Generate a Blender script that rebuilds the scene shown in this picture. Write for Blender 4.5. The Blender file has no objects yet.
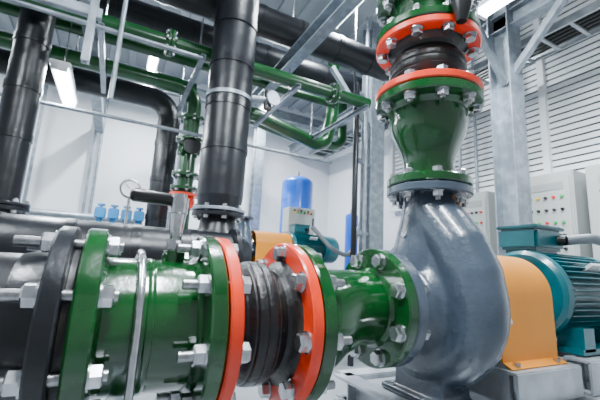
import bpy, bmesh, math, random
from mathutils import Vector as V, Matrix
random.seed(4)
SC=bpy.context.scene
# ---------------------------------------------------------------- materials
MATS={}
def mat(name,col,rough=.5,metal=0,noise=0,nscale=8,col2=None,bump=0,bscale=60,coat=0,emit=None,estr=0):
    m=bpy.data.materials.new(name);m.use_nodes=True
    nt=m.node_tree;b=nt.nodes['Principled BSDF']
    b.inputs['Roughness'].default_value=rough;b.inputs['Metallic'].default_value=metal
    b.inputs['Base Color'].default_value=(*col,1)
    if coat:b.inputs['Coat Weight'].default_value=coat;b.inputs['Coat Roughness'].default_value=.10
    tc=nt.nodes.new('ShaderNodeTexCoord')
    if noise or col2:
        n=nt.nodes.new('ShaderNodeTexNoise');n.inputs['Scale'].default_value=nscale;n.inputs['Detail'].default_value=6
        nt.links.new(tc.outputs['Object'],n.inputs['Vector'])
        r=nt.nodes.new('ShaderNodeValToRGB')
        c2=col2 or tuple(min(1,c*(1+noise)) for c in col)
        c1=col if col2 else tuple(c*(1-noise) for c in col)
        r.color_ramp.elements[0].position=.42 if not col2 else .5;r.color_ramp.elements[1].position=.68
        r.color_ramp.elements[0].color=(*c1,1);r.color_ramp.elements[1].color=(*c2,1)
        nt.links.new(n.outputs['Fac'],r.inputs['Fac']);nt.links.new(r.outputs['Color'],b.inputs['Base Color'])
    if bump:
        n2=nt.nodes.new('ShaderNodeTexNoise');n2.inputs['Scale'].default_value=bscale;n2.inputs['Detail'].default_value=4
        nt.links.new(tc.outputs['Object'],n2.inputs['Vector'])
        bp=nt.nodes.new('ShaderNodeBump');bp.inputs['Strength'].default_value=bump;bp.inputs['Distance'].default_value=.01
        nt.links.new(n2.outputs['Fac'],bp.inputs['Height']);nt.links.new(bp.outputs['Normal'],b.inputs['Normal'])
    if emit:
        b.inputs['Emission Color'].default_value=(*emit,1);b.inputs['Emission Strength'].default_value=estr
    MATS[name]=m
    return m
mat('green_paint',(.002,.066,.010),.18,0,.3,7,bump=.14,bscale=22,coat=.7)
mat('green_dark',(.002,.062,.011),.28,0,.2,coat=.4)
mat('orange_red',(.86,.040,.004),.3,0,.12,10,coat=.3)
mat('rubber',(.006,.006,.007),.38,0,col2=(.022,.018,.013),nscale=14,bump=.35,bscale=40)
mat('black_insul',(.006,.007,.010),.34,0,.3,4,bump=.35,bscale=11)
mat('black_paint',(.008,.009,.012),.28,0,.3,9,bump=.15,bscale=40)
mat('zinc',(.62,.63,.65),.24,.95,.2,30)
mat('stud',(.40,.40,.41),.32,.95,.25,60)
mat('galv',(.29,.33,.37),.4,.5,.2,12)
mat('pump_gray',(.058,.078,.106),.27,0,.10,6,bump=.2,bscale=55,coat=.45)
mat('guard_yel',(.72,.245,.0),.45,0,.04,5)
mat('teal',(.0,.12,.145),.32,0,.2,8,coat=.3)
mat('wall_white',(.87,.89,.91),.7,0,.02,2)
mat('ceil_grey',(.36,.39,.42),.7,0,.08,2)
mat('louver_white',(.86,.88,.89),.5,0,.03,3)
mat('louver_dark',(.10,.11,.12),.7)
mat('floor_grey',(.30,.32,.34),.35,0,.2,3)
mat('concrete',(.34,.35,.36),.75,0,.15,9,bump=.1)
mat('frame_light',(.47,.50,.53),.35,.4,.18,9)
mat('cab_beige',(.46,.48,.46),.45,0,.03,3)
mat('cab_panel',(.34,.36,.35),.4)
mat('blue_tank',(.004,.13,.70),.3,0,.08,3,coat=.2)
mat('blue_valve',(.02,.22,.50),.4,0,.1,8)
mat('grey_hose',(.16,.18,.20),.45,.2)
mat('white_plastic',(.85,.85,.85),.4)
mat('black_plastic',(.012,.012,.012),.3)
mat('red_btn',(.7,.03,.02),.4);mat('green_btn',(.03,.5,.1),.4);mat('yel_btn',(.9,.6,.05),.4)
mat('tube_emit',(1,1,1),.5,emit=(.88,.95,1),estr=40)
# ---------------------------------------------------------------- builder
def basis(ax):
    ax=V(ax).normalized()
    h=V((0,0,1)) if abs(ax.z)<.9 else V((0,1,0))
    u=(h-ax*h.dot(ax)).normalized();w=ax.cross(u)
    return ax,u,w
class B:
    def __init__(s):s.v=[];s.f=[];s.m=[];s.mats=[]
    def mi(s,m):
        if m not in s.mats:s.mats.append(m)
        return s.mats.index(m)
    def add(s,vs,fs,m):
        o=len(s.v);k=s.mi(m);s.v+= [tuple(p) for p in vs]
        for f in fs:s.f.append([i+o for i in f]);s.m.append(k)
    def rings(s,rings,m,cap=True,closed=False):
        vs=[];idx=[]
        for r in rings:
            idx.append(list(range(len(vs),len(vs)+len(r))));vs+=r
        fs=[]
        pairs=list(zip(idx[:-1],idx[1:]))
        if closed:pairs.append((idx[-1],idx[0]))
        for a,b in pairs:
            n=max(len(a),len(b))
            for i in range(n):
                j=(i+1)%n
                if len(a)==1:fs.append([a[0],b[j],b[i]])
                elif len(b)==1:fs.append([a[i],a[j],b[0]])
                else:fs.append([a[i],a[j],b[j],b[i]])
        if cap and not closed:
            if len(idx[0])>2:fs.append(idx[0][::-1])
            if len(idx[-1])>2:fs.append(idx[-1])
        s.add(vs,fs,m)
    def lathe(s,prof,o,ax,m,seg=64,cap=True,ph=0,closed=False):
        ax,u,w=basis(ax);o=V(o);R=[]
        for a,r in prof:
            if r<1e-6:R.append([o+ax*a])
            else:R.append([o+ax*a+u*(r*math.cos(ph+2*math.pi*i/seg))+w*(r*math.sin(ph+2*math.pi*i/seg)) for i in range(seg)])
        s.rings(R,m,cap,closed)
    def cyl(s,p0,p1,r,m,seg=20,r1=None):
        p0=V(p0);p1=V(p1);d=p1-p0
        s.lathe([(0,r),(d.length,r if r1 is None else r1)],p0,d,m,seg)
    def tube(s,pts,r,m,seg=24,cap=True):
        pts=[V(p) for p in pts];n=len(pts)
        rs=r if isinstance(r,(list,tuple)) else [r]*n
        T=[]
        for i in range(n):
            a=pts[max(0,i-1)];b=pts[min(n-1,i+1)];T.append((b-a).normalized())
        _,u,_w=basis(T[0]);R=[]
        for i in range(n):
            u=(u-T[i]*u.dot(T[i])).normalized();w=T[i].cross(u)
            R.append([pts[i]+u*(rs[i]*math.cos(2*math.pi*k/seg))+w*(rs[i]*math.sin(2*math.pi*k/seg)) for k in range(seg)])
        s.rings(R,m,cap)
    def box(s,c,size,m,rot=None,bev=0):
        c=V(c);hx,hy,hz=[x/2 for x in size]
        if bev:
            bm=bmesh.new();bmesh.ops.create_cube(bm,size=1)
            for v in bm.verts:v.co=V((v.co.x*size[0],v.co.y*size[1],v.co.z*size[2]))
            bmesh.ops.bevel(bm,geom=bm.edges[:],offset=bev,segments=2,affect='EDGES')
            vs=[v.co.copy() for v in bm.verts];fs=[[v.index for v in f.verts] for f in bm.faces];bm.free()
        else:
            vs=[V((x,y,z)) for x in(-hx,hx) for y in(-hy,hy) for z in(-hz,hz)]
            fs=[[0,1,3,2],[4,6,7,5],[0,4,5,1],[2,3,7,6],[0,2,6,4],[1,5,7,3]]
        if rot is not None:vs=[rot@p for p in vs]
        s.add([c+p for p in vs],fs,m)
    def beam(s,p0,p1,w,h,m,kind='box',t=.008):
        p0=V(p0);p1=V(p1);d=p1-p0;ax,u,wv=basis(d)
        rot=Matrix((ax,wv,u)).transposed();c=(p0+p1)/2;L=d.length
        if kind=='box':s.box(c,(L,w,h),m,rot)
        elif kind=='H':
            s.box(c+u*(h/2),(L,w,t),m,rot);s.box(c-u*(h/2),(L,w,t),m,rot);s.box(c,(L,t,h),m,rot)
        elif kind=='C':
            s.box(c+wv*(w/2),(L,t,h),m,rot);s.box(c+u*(h/2),(L,w,t),m,rot);s.box(c-u*(h/2),(L,w,t),m,rot)
    def flange(s,o,ax,a0,a1,R,rin,m,c=.004):
        s.lathe([(a0,rin),(a0,R-c),(a0+c,R),(a1-c,R),(a1,R-c),(a1,rin)],o,ax,m,96)
    def bolts(s,o,ax,a0,a1,rc,n,ph=0,e0=.03,e1=.03,k=1.0):
        ax,u,w=basis(ax);o=V(o)
        for i in range(n):
            t=ph+2*math.pi*i/n;p=o+u*(rc*math.cos(t))+w*(rc*math.sin(t))
            rr=random.random()
            s.lathe([(a0-e0,.0095*k),(a1+e1,.0095*k)],p,ax,'stud',14)
            for a,sg in((a0,-1),(a1,1)):
                s.lathe([(a,.0225*k),(a+sg*.0035,.0225*k)],p,ax,'zinc',24)
                h=.019*k
                s.lathe([(a+sg*.0035,.0195*k),(a+sg*(.0035+h*.85),.0195*k),(a+sg*(.0035+h),.0165*k)],p,ax,'zinc',6,ph=rr*6)
    def obj(s,name,parent=None,mods=None,smooth=35):
        me=bpy.data.meshes.new(name);me.from_pydata(s.v,[],s.f)
        for k in s.mats:me.materials.append(MATS[k])
        me.polygons.foreach_set('material_index',s.m)
        bm=bmesh.new();bm.from_mesh(me)
        bmesh.ops.recalc_face_normals(bm,faces=bm.faces)
        for f in bm.faces:f.smooth=True
        a=math.radians(smooth)
        for e in bm.edges:
            if len(e.link_faces)==2 and e.calc_face_angle(0)>a:e.smooth=False
        bm.to_mesh(me);bm.free()
        ob=bpy.data.objects.new(name,me);SC.collection.objects.link(ob)
        if parent:ob.parent=parent
        return ob
def empty(name):
    e=bpy.data.objects.new(name,None);SC.collection.objects.link(e);e.empty_display_size=.1;return e
def fillet(pts,r,n=10):
    pts=[V(p) for p in pts];out=[pts[0]]
    for i in range(1,len(pts)-1):
        a=(pts[i-1]-pts[i]).normalized();b=(pts[i+1]-pts[i]).normalized()
        ang=a.angle(b)/2;d=r/math.tan(ang);c=pts[i]+(a+b).normalized()*(r/math.sin(ang))
        p0=pts[i]+a*d;p1=pts[i]+b*d;v0=p0-c;v1=p1-c;tot=v0.angle(v1);axr=v0.cross(v1).normalized()
        for k in range(n+1):out.append(c+Matrix.Rotation(tot*k/n,3,axr)@v0)
    out.append(pts[-1]);return out
# ================================================================ FOREGROUND SUCTION LINE
O=(0,.89,.91)
X=(1,0,0);Z=(0,0,1)
b=B()
b.lathe([(-3.2,.138),(-.108,.138)],O,X,'black_insul',96)
b.flange(O,X,-.095,-.062,.198,.13,'black_paint')
b.lathe([(-.15,.138),(-.128,.145),(-.095,.150)],O,X,'black_paint',80)
b.obj('black_suction_pipe')
b=B()
b.flange(O,X,-.046,-.008,.198,.13,'green_paint')
b.lathe([(-.061,.165),(-.046,.165)],O,X,'rubber',64)
b.bolts(O,X,-.095,-.008,.171,8,.35,.065,.03,1.05)
b.lathe([(-.008,.146),(.0,.139),(.17,.139),(.178,.148),(.185,.148)],O,X,'green_paint',96)
b.lathe([(.074,.139),(.078,.1412),(.086,.1412),(.090,.139)],O,X,'green_paint',96)
b.flange(O,X,.183,.217,.20,.13,'green_paint')
b.bolts(O,X,.183,.248,.171,8,.2,.05,.014,1.05)
b.obj('green_pipe_spool')
def joint(O,ax,a0,a1,R,rp,t=.028):
    b=B()
    b.flange(O,ax,a0,a0+t,R,rp*.9,'orange_red')
    b.flange(O,ax,a1-t,a1,R,rp*.9,'orange_red')
    i0=a0+t;i1=a1-t;L=i1-i0;pr=[]
    N=120
    for i in range(N+1):
        s=i/N
        bulge=math.exp(-((s-.5)/.24)**4)*.020
        cuff=.026*(math.exp(-(s/.09)**2)+math.exp(-((1-s)/.09)**2))
        rib=-.0022*max(0,math.cos(s*math.pi*2*6))**6*(1 if .12<s<.88 else 0)
        pr.append((i0+L*s,rp+bulge+cuff+rib))
    b.lathe(pr,O,ax,'rubber',96)
    return b
b=joint(O,X,.220,.430,.20,.127)
b.obj('rubber_expansion_joint')
b=B()
b.flange(O,X,.433,.466,.20,.13,'green_paint')
b.bolts(O,X,.402,.466,.171,8,.12,.022,.05,1.05)
R=[];seg=80
prof=[(.466,.148,.91),(.475,.140,.91),(.50,.139,.91)]
for i in range(13):
    s=i/12;ss=s*s*(3-2*s);prof.append((.50+.155*s,.139-.034*ss,.91+.034*ss))
prof+=[(.69,.105,.944),(.70,.114,.944),(.705,.114,.944)]
for x,r,z in prof:R.append([V((x,.89+r*math.sin(2*math.pi*k/seg),z+r*math.cos(2*math.pi*k/seg))) for k in range(seg)])
b.rings(R,'green_paint')
OP=(0,.89,.945)
b.flange(OP,X,.702,.735,.17,.1,'green_paint')
b.bolts(OP,X,.702,.772,.143,8,.39,.010,.03,1.05)
b.obj('eccentric_reducer')
b=B()
px,py=.130,.89
b.lathe([(0,.026),(.03,.026),(.032,.02)],(px,py,1.04),Z,'green_paint',24)
b.lathe([(0,.011),(.02,.011),(.022,.013),(.09,.020),(.092,.022),(.128,.022),(.130,.017),(.138,.017)],(px,py,1.068),Z,'zinc',20)
b.lathe([(0,.019),(.022,.019)],(px,py,1.075),Z,'zinc',6)
b.lathe([(.0,.0),(.0,.010),(.008,.015),(.085,.016),(.092,.011),(.094,0)],(px-.016,py,1.19),(-1,-.05,.02),'black_plastic',18)
b.lathe([(-.002,.006),(.03,.006)],(px,py,1.19),(-1,-.05,.02),'zinc',12)
b.obj('gauge_cock_valve')
b=B()
pts=[(.060,.89-.153,.55)]
for i in range(25):
    a=math.pi*i/24;pts.append((.060,.89-.153*math.cos(a),.91+.153*math.sin(a)))
pts.append((.060,.89+.153,.55))
b.tube(pts,.008,'zinc',16)
for yy in(-.153,.153):
    b.lathe([(0,.016),(.018,.016)],(.060,.89+yy,.60),Z,'zinc',6)
b.box((.060,.89,.70),(.05,.44,.06),'galv',bev=.004)
b.box((.060,.89,.335),(.10,.10,.67),'galv',bev=.004)
b.box((.060,.89,.01),(.25,.25,.02),'galv')
b.obj('pipe_support_ubolt')
# ================================================================ PUMP
pump=empty('centrifugal_pump')
def build_pump(parent,off=V((0,0,0)),sc=1.0,vox=.007):
    def P(x,y,z):return V(((x-.95)*sc,(y-.89)*sc,(z-.945)*sc))+V((.95,.89,.945))+off
    b=B()
    c=P(.95,.89,.945)
    b.lathe([(-.18*sc,.10*sc),(-.13*sc,.103*sc),(-.10*sc,.115*sc),(-.078*sc,.15*sc),(-.072*sc,.19*sc),(-.058*sc,.220*sc),(-.03*sc,.235*sc),(.03*sc,.235*sc),(.058*sc,.220*sc),(.07*sc,.20*sc),(.085*sc,.12*sc),(.18*sc,.09*sc)],c,X,'pump_gray',64)
    pts=[];rs=[]
    for i in range(41):
        s=i/40;a=math.radians(60-s*250)
        rc=.155+.025*s;rt=.052+.032*s
        pts.append(P(.95,.89+rc*math.cos(a),.945+rc*math.sin(a)));rs.append(rt*sc)
    e=[(.95,.726,1.05,.086),(.95,.765,1.13,.085),(.95,.822,1.20,.084),(.952,.862,1.25,.084),(.955,.885,1.29,.085),(.955,.89,1.33,.085)]
    for x,y,z,r in e:pts.append(P(x,y,z));rs.append(r*sc)
    b.tube(pts,rs,'pump_gray',32)
    b.tube([P(.95,.90,1.02),P(.95,.90,1.12),P(.952,.895,1.2),P(.955,.89,1.27),P(.955,.89,1.33)],[.12*sc,.11*sc,.094*sc,.087*sc,.085*sc],'pump_gray',32)
    b.box(P(.95,.89,.70),(.12*sc,.20*sc,.10*sc),'pump_gray')
    b.box(P(.95,.89,.672),(.15*sc,.30*sc,.025*sc),'pump_gray')
    ob=b.obj('volute_casing',parent)
    m=ob.modifiers.new('r','REMESH');m.mode='VOXEL';m.voxel_size=vox;m.use_smooth_shade=True
    m=ob.modifiers.new('s','SMOOTH');m.iterations=5;m.factor=.6
    b=B()
    b.flange(c,X,-.213*sc,-.178*sc,.17*sc,.08*sc,'pump_gray')
    zc=P(.955,.89,1.31)
    b.flange(zc,Z,0,.028*sc,.142*sc,.06*sc,'pump_gray')
    b.lathe([(a*sc,r*sc) for a,r in [(.07,.22),(.085,.22),(.09,.13),(.13,.10),(.20,.085),(.21,.095),(.235,.095),(.24,.05),(.245,.03),(.46,.03)]],c,X,'pump_gray',48)
    b.bolts(c,X,.066*sc,.085*sc,.205*sc,12,.1,.0,.01,.7)
    b.lathe([(0,.014),(.014,.014)],P(.862,.90,1.17),(-1,0,.4),'zinc',6)
    b.obj('flanges_and_bearing_housing',parent)
build_pump(pump)
def build_motor(name,off=V((0,0,0)),sc=1.0):
    b=B();c=V((1.45,.89,.995))+off
    def P(x,y,z):return c+V((x,y,z))*sc
    b.lathe([(a*sc,r*sc) for a,r in [(0,.03),(0,.15),(.012,.165),(.04,.168),(.045,.14),(.42,.14),(.425,.168),(.45,.168),(.46,.16),(.46,.167),(.60,.162),(.63,.145),(.635,.05)]],c,X,'teal',56)
    for i in range(44):
        a=2*math.pi*i/44
        rot=Matrix.Rotation(a,3,'X')
        b.box(c+rot@V((.235*sc,0,.152*sc)),(.37*sc,.004*sc,.032*sc),'teal',rot)
    for yy in(-.13,.13):
        for xx in(.10,.36):
            b.box(P(xx,yy,-.15),(.07*sc,.09*sc,.08*sc),'teal')
        b.box(P(.235,yy,-.190),(.36*sc,.09*sc,.02*sc),'teal')
    b.box(P(.17,.05,.220),(.20*sc,.17*sc,.09*sc),'teal',bev=.012)
    b.box(P(.17,.05,.270),(.21*sc,.18*sc,.014*sc),'teal',bev=.005)
    b.box(P(.17,.05,.165),(.15*sc,.13*sc,.04*sc),'teal')
    for dx in(-.09,.09):
        for dy in(-.07,.07):b.lathe([(0,.006*sc),(.006*sc,.006*sc)],P(.17+dx,.05+dy,.277),Z,'zinc',8)
    b.box(P(.27,-.125,.105),(.10*sc,.012,.06*sc),'white_plastic',Matrix.Rotation(.87,3,'X'))
    b.lathe([(0,.022*sc),(.03*sc,.022*sc)],P(.22,-.035,.220),(0.3,-1,0),'black_plastic',16)
    b.obj(name)
build_motor('electric_motor')
b=B();p=fillet([(1.68,.825,1.215),(1.73,.76,1.225),(1.90,.62,1.16),(2.05,.58,.85),(2.1,.58,.69)],.05,6)
b.tube(p,.020,'grey_hose',16)
b.obj('flexible_conduit')
def build_guard(name,x0,x1,yc,zc,R,zb,fl=.035):
    b=B();t=.004
    def prof(r):
        pr=[(-r-fl,zb),(-r-.004,zb+.012)]
        for i in range(25):
            a=math.pi*i/24;pr.append((-r*math.cos(a),zc+r*math.sin(a)))
        pr+=[(r+.004,zb+.012),(r+fl,zb)]
        return pr
    po=prof(R);pi=prof(R-t)
    ring=[(y,z) for y,z in po]+[(y,z-(t if abs(y)>R else 0)) for y,z in pi[::-1]]
    r0=[V((x0,yc+y,z)) for y,z in ring];r1=[V((x1,yc+y,z)) for y,z in ring]
    n=len(ring);fs=[[i,(i+1)%n,n+(i+1)%n,n+i] for i in range(n)]
    k=len(po)
    for i in range(k-1):
        fs.append([i,i+1,n-2-i,n-1-i]);fs.append([n+i,n+n-1-i,n+n-2-i,n+i+1])
    b.add(r0+r1,fs,'guard_yel')
    for xx in(x0+.04,x1-.04):
        for sg in(-1,1):
            b.lathe([(0,.012),(.010,.012)],(xx,yc+sg*(R+fl*.6),zb+.004),Z,'zinc',6)
    b.obj(name)
build_guard('coupling_guard',1.10,1.395,.89,.988,.143,.782)
b=B()
for y in(.62,1.16):
    b.beam((.80,y,.635),(2.35,y,.635),.07,.08,'frame_light','C')
for x in(.80,1.15,1.48,2.0,2.35):
    b.beam((x,.62,.635),(x,1.16,.635),.07,.08,'frame_light','C')
b.box((.95,.89,.655),(.20,.50,.012),'frame_light');
for yy in(-.17,.17):
    b.beam((1.08,.89+yy,.73),(1.42,.89+yy,.73),.06,.09,'frame_light','C')
    b.beam((1.46,.89+yy,.735),(1.95,.89+yy,.735),.08,.10,'frame_light','C')
for xx in(1.10,1.40,1.50,1.90):b.box((xx,.89,.73),(.02,.34,.09),'frame_light')
for x in(.84,1.5,2.28):
    for y in(.62,1.16):
        b.lathe([(0,.035),(.01,.035),(.01,.02),(.11,.02)],(x,y,.47),Z,'zinc',20)
b.obj('pump_baseplate_frame')
b=B();b.box((1.58,.89,.235),(1.75,.74,.47),'concrete',bev=.01);b.obj('concrete_plinth')
# ================================================================ DISCHARGE RISER
D=(.955,.89,0)
b=B()
b.flange(D,Z,1.341,1.370,.142,.07,'green_paint')
b.bolts(D,Z,1.31,1.370,.117,8,.2,.03,.02,.85)
b.lathe([(1.37,.098),(1.38,.088),(1.42,.087)]+[(1.42+.15*i/12,.087+.046*((i/12)**2*(3-2*i/12))) for i in range(13)]+[(1.61,.134),(1.625,.150),(1.632,.150)],D,Z,'green_paint',80)
b.flange(D,Z,1.632,1.664,.186,.12,'green_paint')
b.bolts(D,Z,1.632,1.69,.160,10,.1,.03,.014,1.0)
b.obj('concentric_reducer')
b=joint(D,Z,1.667,1.890,.186,.116,t=.027)
b.obj('rubber_expansion_joint.001')
b=B()
b.flange(D,Z,1.893,1.923,.186,.12,'green_paint')
b.bolts(D,Z,1.863,1.923,.160,10,.25,.014,.03,1.0)
b.lathe([(1.923,.145),(1.933,.137),(2.03,.137),(2.04,.145)],D,Z,'green_paint',80)
b.flange(D,Z,2.04,2.07,.186,.12,'green_paint')
b.bolts(D,Z,2.04,2.15,.160,10,.1,.03,.03,1.0)
b.lathe([(2.07,.16),(2.12,.16)],D,Z,'black_paint',80)
b.flange(D,Z,2.12,2.15,.186,.12,'green_paint')
b.lathe([(2.15,.137),(4.55,.137)],D,Z,'green_paint',64)
b.tube([(.93,.76,2.0),(.91,.72,2.0),(.895,.69,1.97),(.89,.68,1.91),(.89,.685,1.84)],[.03,.034,.038,.034,.016],'black_plastic',20)
b.obj('discharge_riser_pipe')
# ================================================================ BACKGROUND PIPES
def insul_bands(b,p0,p1,r,step,m='black_paint'):
    p0=V(p0);p1=V(p1);d=p1-p0;n=int(d.length/step)
    for i in range(1,n+1):
        a=step*i
        if a<d.length-.06:b.lathe([(a,r),(a,r+.007),(a+.055,r+.007),(a+.055,r)],p0,d,m,40)
b=B()
b.cyl((.70,2.75,1.55),(.70,2.75,4.55),.178,'black_insul',48)
insul_bands(b,(.70,2.75,1.55),(.70,2.75,4.55),.178,.36)
b.lathe([(1.42,.12),(1.45,.16),(1.55,.178)],(.70,2.75,0),Z,'black_insul',48)
b.flange((.70,2.75,0),Z,1.39,1.42,.20,.05,'black_paint');b.flange((.70,2.75,0),Z,1.43,1.455,.20,.05,'galv')
b.bolts((.70,2.75,0),Z,1.39,1.455,.17,8,0,.02,.02)
b.lathe([(.55,.22),(1.15,.22),(1.25,.17),(1.30,.14),(1.39,.13)],(.70,2.75,0),Z,'black_insul',48)
b.lathe([(0,.18),(.0,.19),(.03,.19),(.03,.18)],(.70,2.75,2.35),Z,'galv',48)
b.cyl((.86,2.65,2.38),(.98,2.60,2.38),.03,'galv',16);b.cyl((.98,2.60,2.30),(.98,2.60,2.46),.035,'black_plastic',16)
b.lathe([(0,.06),(.02,.06)],(1.0,2.55,2.38),(0.2,-1,0),'galv',20)
b.obj('black_riser_pipe')
b=B()
b.cyl((-3.5,2.6,1.08),(.75,2.6,1.08),.185,'black_insul',48)
insul_bands(b,(-3.5,2.6,1.08),(.75,2.6,1.08),.185,.36)
b.lathe([(0,.185),(.02,.22),(.05,.22),(.06,.18),(.14,.14),(.15,0)],(.75,2.6,1.08),X,'black_paint',48)
b.obj('black_header_pipe')
b=B()
rx,ry=-.785,3.4
b.cyl((rx,ry,.6),(rx,ry,4.5),.120,'black_insul',36)
b.flange((rx,ry,0),Z,1.35,1.38,.19,.1,'black_paint');b.flange((rx,ry,0),Z,1.385,1.41,.19,.1,'black_paint')
b.bolts((rx,ry,0),Z,1.35,1.41,.165,8,0)
insul_bands(b,(rx,ry,1.5),(rx,ry,4.5),.120,.4)
b.obj('black_riser_pipe.001')
b=B()
b.tube(fillet([(-3.5,4.5,2.98),(.43,4.5,2.98),(.43,4.5,.6)],.25),.13,'black_insul',36)
insul_bands(b,(.43,4.5,.6),(.43,4.5,2.6),.13,.45)
b.obj('black_riser_pipe.002')
b=B()
b.cyl((-3.5,3.1,3.45),(3.6,3.1,3.45),.15,'black_insul',40);insul_bands(b,(-3.5,3.1,3.45),(3.6,3.1,3.45),.15,.45)
b.cyl((-3.5,4.12,3.75),(3.6,4.12,3.75),.15,'black_insul',40);insul_bands(b,(-3.5,4.12,3.75),(3.6,4.12,3.75),.15,.45)
b.obj('overhead_black_pipes')
b=B()
for y,z,r in((3.12,2.93,.065),(3.62,3.19,.05),(3.82,3.2,.055),(4.0,2.98,.075)):
    b.cyl((-3.5,y,z),(.62 if r>.07 else 2.4,y,z),r,'green_dark',28)
for x in(-1.2,.2,1.9):
    g=(x,3.12,2.93)
    b.flange(g,X,0,.025,.115,.05,'green_dark');b.flange(g,X,.03,.055,.115,.05,'green_dark')
    b.bolts(g,X,0,.055,.095,8,0,.01,.01,.7)
b.tube(fillet([(.2,4.0,2.98),(.62,4.0,2.98),(.62,4.0,1.2)],.2),.085,'green_dark',28)
for z in(2.6,2.35,1.95,1.8):
    b.flange((.62,4.0,0),Z,z,z+.03,.15,.05,'green_dark');b.bolts((.62,4.0,0),Z,z,z+.03,.13,8,0,.02,.02,.8)
b.lathe([(1.60,.15),(1.63,.15),(1.63,.10),(1.66,.12),(1.70,.12),(1.73,.10),(1.73,.15),(1.76,.15)],(.62,4,0),Z,'orange_red',36)
b.box((.62,4.0,2.25),(.22,.2,.16),'green_dark',bev=.03)
b.lathe([(.08,.02),(.2,.02),(.2,.09),(.22,.09)],(.62,4,2.25),(0,-1,0),'black_plastic',20)
b.tube(fillet([(1.0,4.3,3.0),(1.5,4.3,3.0),(2.55,4.3,2.75),(2.65,4.3,3.3),(2.65,4.3,4.5)],.18),.09,'green_dark',28)
b.tube(fillet([(1.2,5.0,3.3),(2.4,5.0,3.1),(3.3,5.0,3.1),(3.3,5.0,4.5)],.2),.08,'green_dark',28)
b.obj('overhead_green_pipes')
def gauge(name,x,y,z,zb,r=.055):
    b=B();b.cyl((x,y,zb),(x,y,z-r),.010,'zinc',12)
    f=V((-x-.1,-y,0)).normalized()
    c=V((x,y,z))
    b.lathe([(-.02,0),(-.02,r),(-.01,r*1.06),(.018,r*1.06),(.020,r*.88),(.012,r*.88),(.012,0)],c,f,'stud',32)
    b.lathe([(.012,0),(.012,r*.86),(.0135,r*.86),(.0135,0)],c,f,'white_plastic',32)
    s=f.cross(V((0,0,1)))
    b.beam(c+f*.016,c+f*.016+s*r*.5+V((0,0,r*.45)),.004,.002,'black_plastic')
    b.obj(name)
gauge('pressure_gauge',.06,2.6,1.50,1.26,.062)
gauge('pressure_gauge',.32,2.6,1.45,1.26,.03)
gauge('pressure_gauge',-.92,2.6,1.75,1.26,.055)
for i in range(4):
    x=-.16+i*.13;b=B()
    b.cyl((x,4.5,1.2),(x,4.5,1.47),.03,'blue_valve',16);b.box((x,4.5,1.52),(.11,.12,.12),'blue_valve',bev=.01)
    b.cyl((x,4.5,1.58),(x,4.5,1.62),.02,'zinc',12);b.lathe([(1.60,.04),(1.62,.04)],(x,4.5,0),Z,'blue_valve',20)
    b.obj('blue_valve')
b=B();b.cyl((-3,4.5,1.2),(.28,4.5,1.2),.09,'black_insul',24);b.cyl((-3,4.9,1.5),(.3,4.9,1.5),.04,'galv',16);b.obj('valve_header_pipe')
# ================================================================ BACKGROUND PUMP SET
p2=empty('centrifugal_pump.001')
off=V((.48,3.51,.30))
build_pump(p2,off,1.0,.018)
build_motor('electric_motor.001',V((.64,3.51,.31)),1.15)
build_guard('coupling_guard.001',1.58,2.08,4.4,1.31,.17,1.03)
b=B();b.box((1.95,4.4,.47),(1.9,.8,.94),'concrete',bev=.01);b.box((1.95,4.4,.98),(1.7,.6,.08),'frame_light',bev=.01);b.obj('concrete_plinth.001')
b=B();b.tube(fillet([(2.35,4.2,1.58),(2.5,3.95,1.3),(2.75,3.9,1.2),(3.0,4.0,1.7)],.12),.03,'grey_hose',16);b.obj('flexible_conduit.001')
def tank(name,x,y,r,z0,z1):
    b=B()
    pr=[(z0,0)]+[(z0+r*.5-r*.5*math.cos(a),r*math.sin(a)) for a in [math.pi/2*i/8 for i in range(1,9)]]
    pr+=[(z1-r*.5+r*.5*math.sin(a),r*math.cos(a)) for a in [math.pi/2*i/8 for i in range(0,8)]]+[(z1,0)]
    b.lathe(pr,(x,y,0),Z,'blue_tank',40)
    for zz in(z0+.7,z1-.45):b.lathe([(zz,r),(zz,r+.004),(zz+.02,r+.004),(zz+.02,r)],(x,y,0),Z,'blue_tank',40)
    for k in range(3):
        a=k*2.094;b.cyl((x+r*.8*math.cos(a),y+r*.8*math.sin(a),0),(x+r*.8*math.cos(a),y+r*.8*math.sin(a),z0+r*.5),.03,'galv',12)
    b.cyl((x,y,z1-.02),(x,y,z1+.08),.03,'zinc',12)
    b.obj(name)
tank('pressure_tank',2.74,5.5,.27,.35,2.60)
tank('pressure_tank.001',3.98,5.6,.12,.35,2.10)
def cabinet(name,c,size,facing=(-1,0,0),rows=3,stand=True):
    b=B();c=V(c);b.box(c,size,'cab_beige',bev=.012)
    f=V(facing);s=V((0,0,1)).cross(f);hd=(size[0] if abs(f.x)>.5 else size[1])/2;w=(size[1] if abs(f.x)>.5 else size[0]);h=size[2]
    rot=Matrix((f,s,V((0,0,1)))).transposed()
    b.box(c+f*(hd+.006),(.012,w*.9,h*.94),'cab_beige',rot,bev=.004)
    b.box(c+f*(hd+.014)+V((0,0,h*.42)),(.004,w*.7,h*.04),'cab_panel',rot)
    for i in range(rows):
        for j in range(6):
            m=random.choice(['red_btn','green_btn','yel_btn','black_plastic','black_plastic','black_plastic'])
            b.lathe([(0,.015),(.022,.012)],c+f*(hd+.012)+s*((j-2.5)*w*.13)+V((0,0,h*(.36-.07*i))),f,m,14)
    b.box(c+f*(hd+.02)+s*(w*.40)-V((0,0,h*.05)),(.02,.02,.14),'black_plastic',rot)
    if stand:
        for k in(-1,1):
            b.cyl(c+s*(k*w*.35)-V((0,0,h/2)),V((c.x,c.y,0))+s*(k*w*.35),.025,'galv',12)
    b.obj(name)
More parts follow.
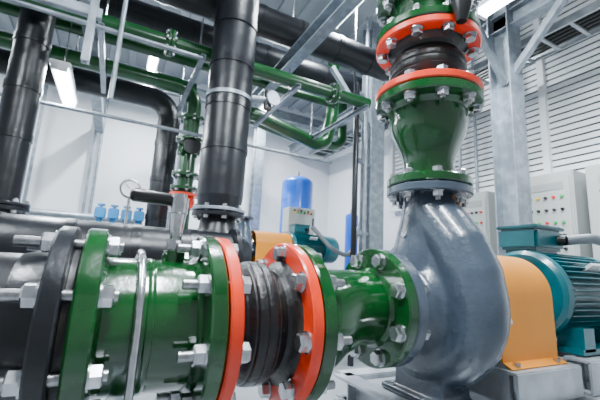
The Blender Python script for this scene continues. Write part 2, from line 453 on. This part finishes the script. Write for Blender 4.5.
cabinet('electrical_cabinet',(3.95,2.03,1.2),(.4,.56,1.78),rows=6)
cabinet('electrical_cabinet.001',(3.95,2.85,1.15),(.4,.45,1.75),rows=6)
cabinet('electrical_cabinet.002',(3.95,1.3,1.2),(.4,.7,1.78),rows=6)
cabinet('control_box',(2.55,5.02,1.75),(.45,.25,.40),(0,-1,0),rows=2)
# ================================================================ STEEL STRUCTURE
def column(name,x,y,w=.2,z1=4.55,m='galv'):
    b=B();b.beam((x,y,0),(x,y,z1),w,w,m,'H',.012);b.box((x,y,.01),(w+.15,w+.15,.02),m)
    b.obj(name)
column('steel_column',3.0,3.78,.22)
column('steel_column.001',3.2,1.99,.2)
column('steel_column.002',2.3,6.4,.18)
b=B();b.cyl((2.52,3.5,0),(2.52,3.5,3.4),.035,'black_paint',20);b.cyl((2.75,3.6,0),(2.75,3.6,4.5),.025,'galv',16)
for z in(1.5,2.4,3.3):b.beam((2.52,3.5,z),(2.88,3.7,z),.04,.04,'galv')
b.obj('vertical_conduit')
b=B()
for x in(1.45,-.45):
    b.beam((x,1.2,3.22),(x,6.9,3.22),.12,.14,'galv','C',.012)
b.beam((3.2,.0,3.55),(3.2,6.9,3.55),.12,.16,'galv','H',.012)
for y in(2.45,4.6,6.2):b.beam((-4,y,3.98),(4.2,y,3.98),.1,.16,'galv','H',.012)
b.beam((3.2,1.99,2.9),(2.6,1.99,3.6),.06,.06,'galv');b.beam((3.2,1.99,2.9),(3.2,1.3,3.6),.06,.06,'galv')
b.beam((3.0,3.78,2.9),(2.3,3.78,3.7),.06,.06,'galv')
b.beam((-.30,2.5,2.25),(-.30,2.5,4.55),.04,.05,'galv','C')
b.beam((-1.6,2.5,2.60),(-.25,2.5,2.60),.04,.06,'galv','C')
b.beam((-.95,2.5,2.60),(-.95,2.5,4.55),.04,.05,'galv','C')
for x in(-.3,.5,1.45,2.3):
    for y in(3.25,4.28):b.cyl((x,y,2.81),(x,y,4.6),.008,'zinc',8)
    b.beam((x,3.0,2.83),(x,4.3,2.83),.04,.04,'galv','C',.005)
b.obj('steel_pipe_rack')
b=B()
for y,z,x1 in((2.9,2.75,.48),(3.7,2.35,2.3),(5.2,3.4,4.0)):
    b.cyl((-3.5,y,z),(x1,y,z),.018,'galv',12)
b.cyl((-.15,2.88,2.2),(-.15,2.88,4.5),.018,'galv',12)
for x in(1.55,1.72,1.9,.9,-1.3,-.4,-.5):b.cyl((x,6.9,0),(x,6.9,4.3),.025,'galv',12)
b.obj('electrical_conduits')
b=B()
for yy in(-.18,.18):b.beam((3.65+yy,-1,3.42),(3.65+yy,6.5,3.42),.02,.08,'frame_light')
for i in range(28):b.beam((3.47,-.9+i*.27,3.39),(3.83,-.9+i*.27,3.39),.03,.02,'frame_light')
for i in range(5):b.cyl((3.52+i*.06,-1,3.42),(3.52+i*.06,6.5,3.42),.018,'black_plastic',10)
b.obj('cable_tray')
# ================================================================ ROOM
def slab(name,c,size,m):
    b=B();b.box(c,size,m);return b.obj(name)
slab('floor',(0,2.0,-.05),(11,11,.1),'floor_grey')
slab('wall_back',(0,7.05,2.3),(11,.1,4.6),'wall_white')
slab('wall_right',(4.35,2.0,2.3),(.1,10.2,4.6),'wall_white')
slab('wall_left',(-5.3,2.0,2.3),(.1,10.2,4.6),'wall_white')
b=B();b.box((0,2,4.65),(11,11,.1),'ceil_grey')
for i in range(36):b.box((-5.2+i*.3,2,4.58),(.12,10,.05),'ceil_grey')
b.obj('ceiling')
b=B()
b.box((4.29,1.5,3.2),(.02,6.6,2.15),'louver_dark')
for i in range(29):
    b.box((4.24,1.5,2.17+i*.074),(.012,6.5,.056),'louver_white',Matrix.Rotation(.12,3,'Y'))
for y in(-1.75,-.4,.9,2.2,3.5,4.75):b.box((4.22,y,3.2),(.06,.07,2.2),'louver_white')
for z in(2.1,4.32):b.box((4.22,1.5,z),(.07,6.6,.08),'louver_white')
b.obj('wall_louvers_1')  # slatted wall louvers over a dark backing sheet, no window opening
b=B()
for y in(3.05,3.3,2.42,1.5):b.cyl((4.16,y,1.8),(4.16,y,4.5),.02,'galv',10)
b.obj('wall_conduits')
# ================================================================ LAMPS
def lamp(name,x,y0,y1,z,power=0):
    b=B();yc=(y0+y1)/2
    b.box((x,yc,z+.05),(.16,y1-y0,.04),'white_plastic',bev=.006)
    for dx in(-.035,.035):b.cyl((x+dx,y0+.03,z+.012),(x+dx,y1-.03,z+.012),.018,'tube_emit',12)
    for yy in(y0+.015,y1-.015):b.box((x,yy,z+.012),(.12,.03,.05),'white_plastic')
    for yy in(y0+.2,y1-.2):b.cyl((x,yy,z+.06),(x,yy,4.6),.005,'zinc',6)
    ob=b.obj(name)
    if power:
        l=bpy.data.lights.new('tube_light','AREA');l.shape='RECTANGLE';l.size=.14;l.size_y=y1-y0;l.energy=power;l.color=(.86,.935,1)
        lo=bpy.data.objects.new('tube_light',l);SC.collection.objects.link(lo);lo.location=(x,yc,z-.02);lo.parent=ob
lamp('fluorescent_lamp',-.60,3.50,4.40,2.62,70)
lamp('fluorescent_lamp.001',2.08,5.2,6.3,3.75,150)
lamp('fluorescent_lamp.002',2.5,.55,1.75,3.2,125)
lamp('added_lamp.003',.3,-.3,.9,3.3,140)  # this and the lamps below are unseen extras, added to light the room
lamp('added_lamp.004',-1.4,.6,1.8,3.3,90)
lamp('added_lamp.005',.9,1.6,2.4,4.2,120)
lamp('added_lamp.006',2.3,2.6,3.8,4.3,130)
lamp('added_lamp.007',.2,5.2,6.1,4.1,150)
lamp('added_lamp.008',-3.0,4.8,6.0,3.9,150)
w=bpy.data.worlds.new('w');SC.world=w;w.use_nodes=True
bg=w.node_tree.nodes['Background'];bg.inputs[0].default_value=(.84,.92,1,1);bg.inputs[1].default_value=.5
# ================================================================ CAMERA
phi=math.radians(10.5);rho=math.radians(3.0);th=math.radians(63)
fw=V((math.cos(phi)*math.cos(th),math.cos(phi)*math.sin(th),math.sin(phi)))
r0=V((math.sin(th),-math.cos(th),0));u0=r0.cross(fw)
r=r0*math.cos(rho)+u0*math.sin(rho);u=u0*math.cos(rho)-r0*math.sin(rho)
cam=bpy.data.cameras.new('camera');cam.lens=21.6;cam.sensor_width=36;cam.clip_start=.02
cam.dof.use_dof=True;cam.dof.focus_distance=1.1;cam.dof.aperture_fstop=5.6
co=bpy.data.objects.new('camera',cam);SC.collection.objects.link(co)
M=Matrix((r,u,-fw)).transposed().to_4x4();M.translation=V((0,0,1.05));co.matrix_world=M
SC.camera=co
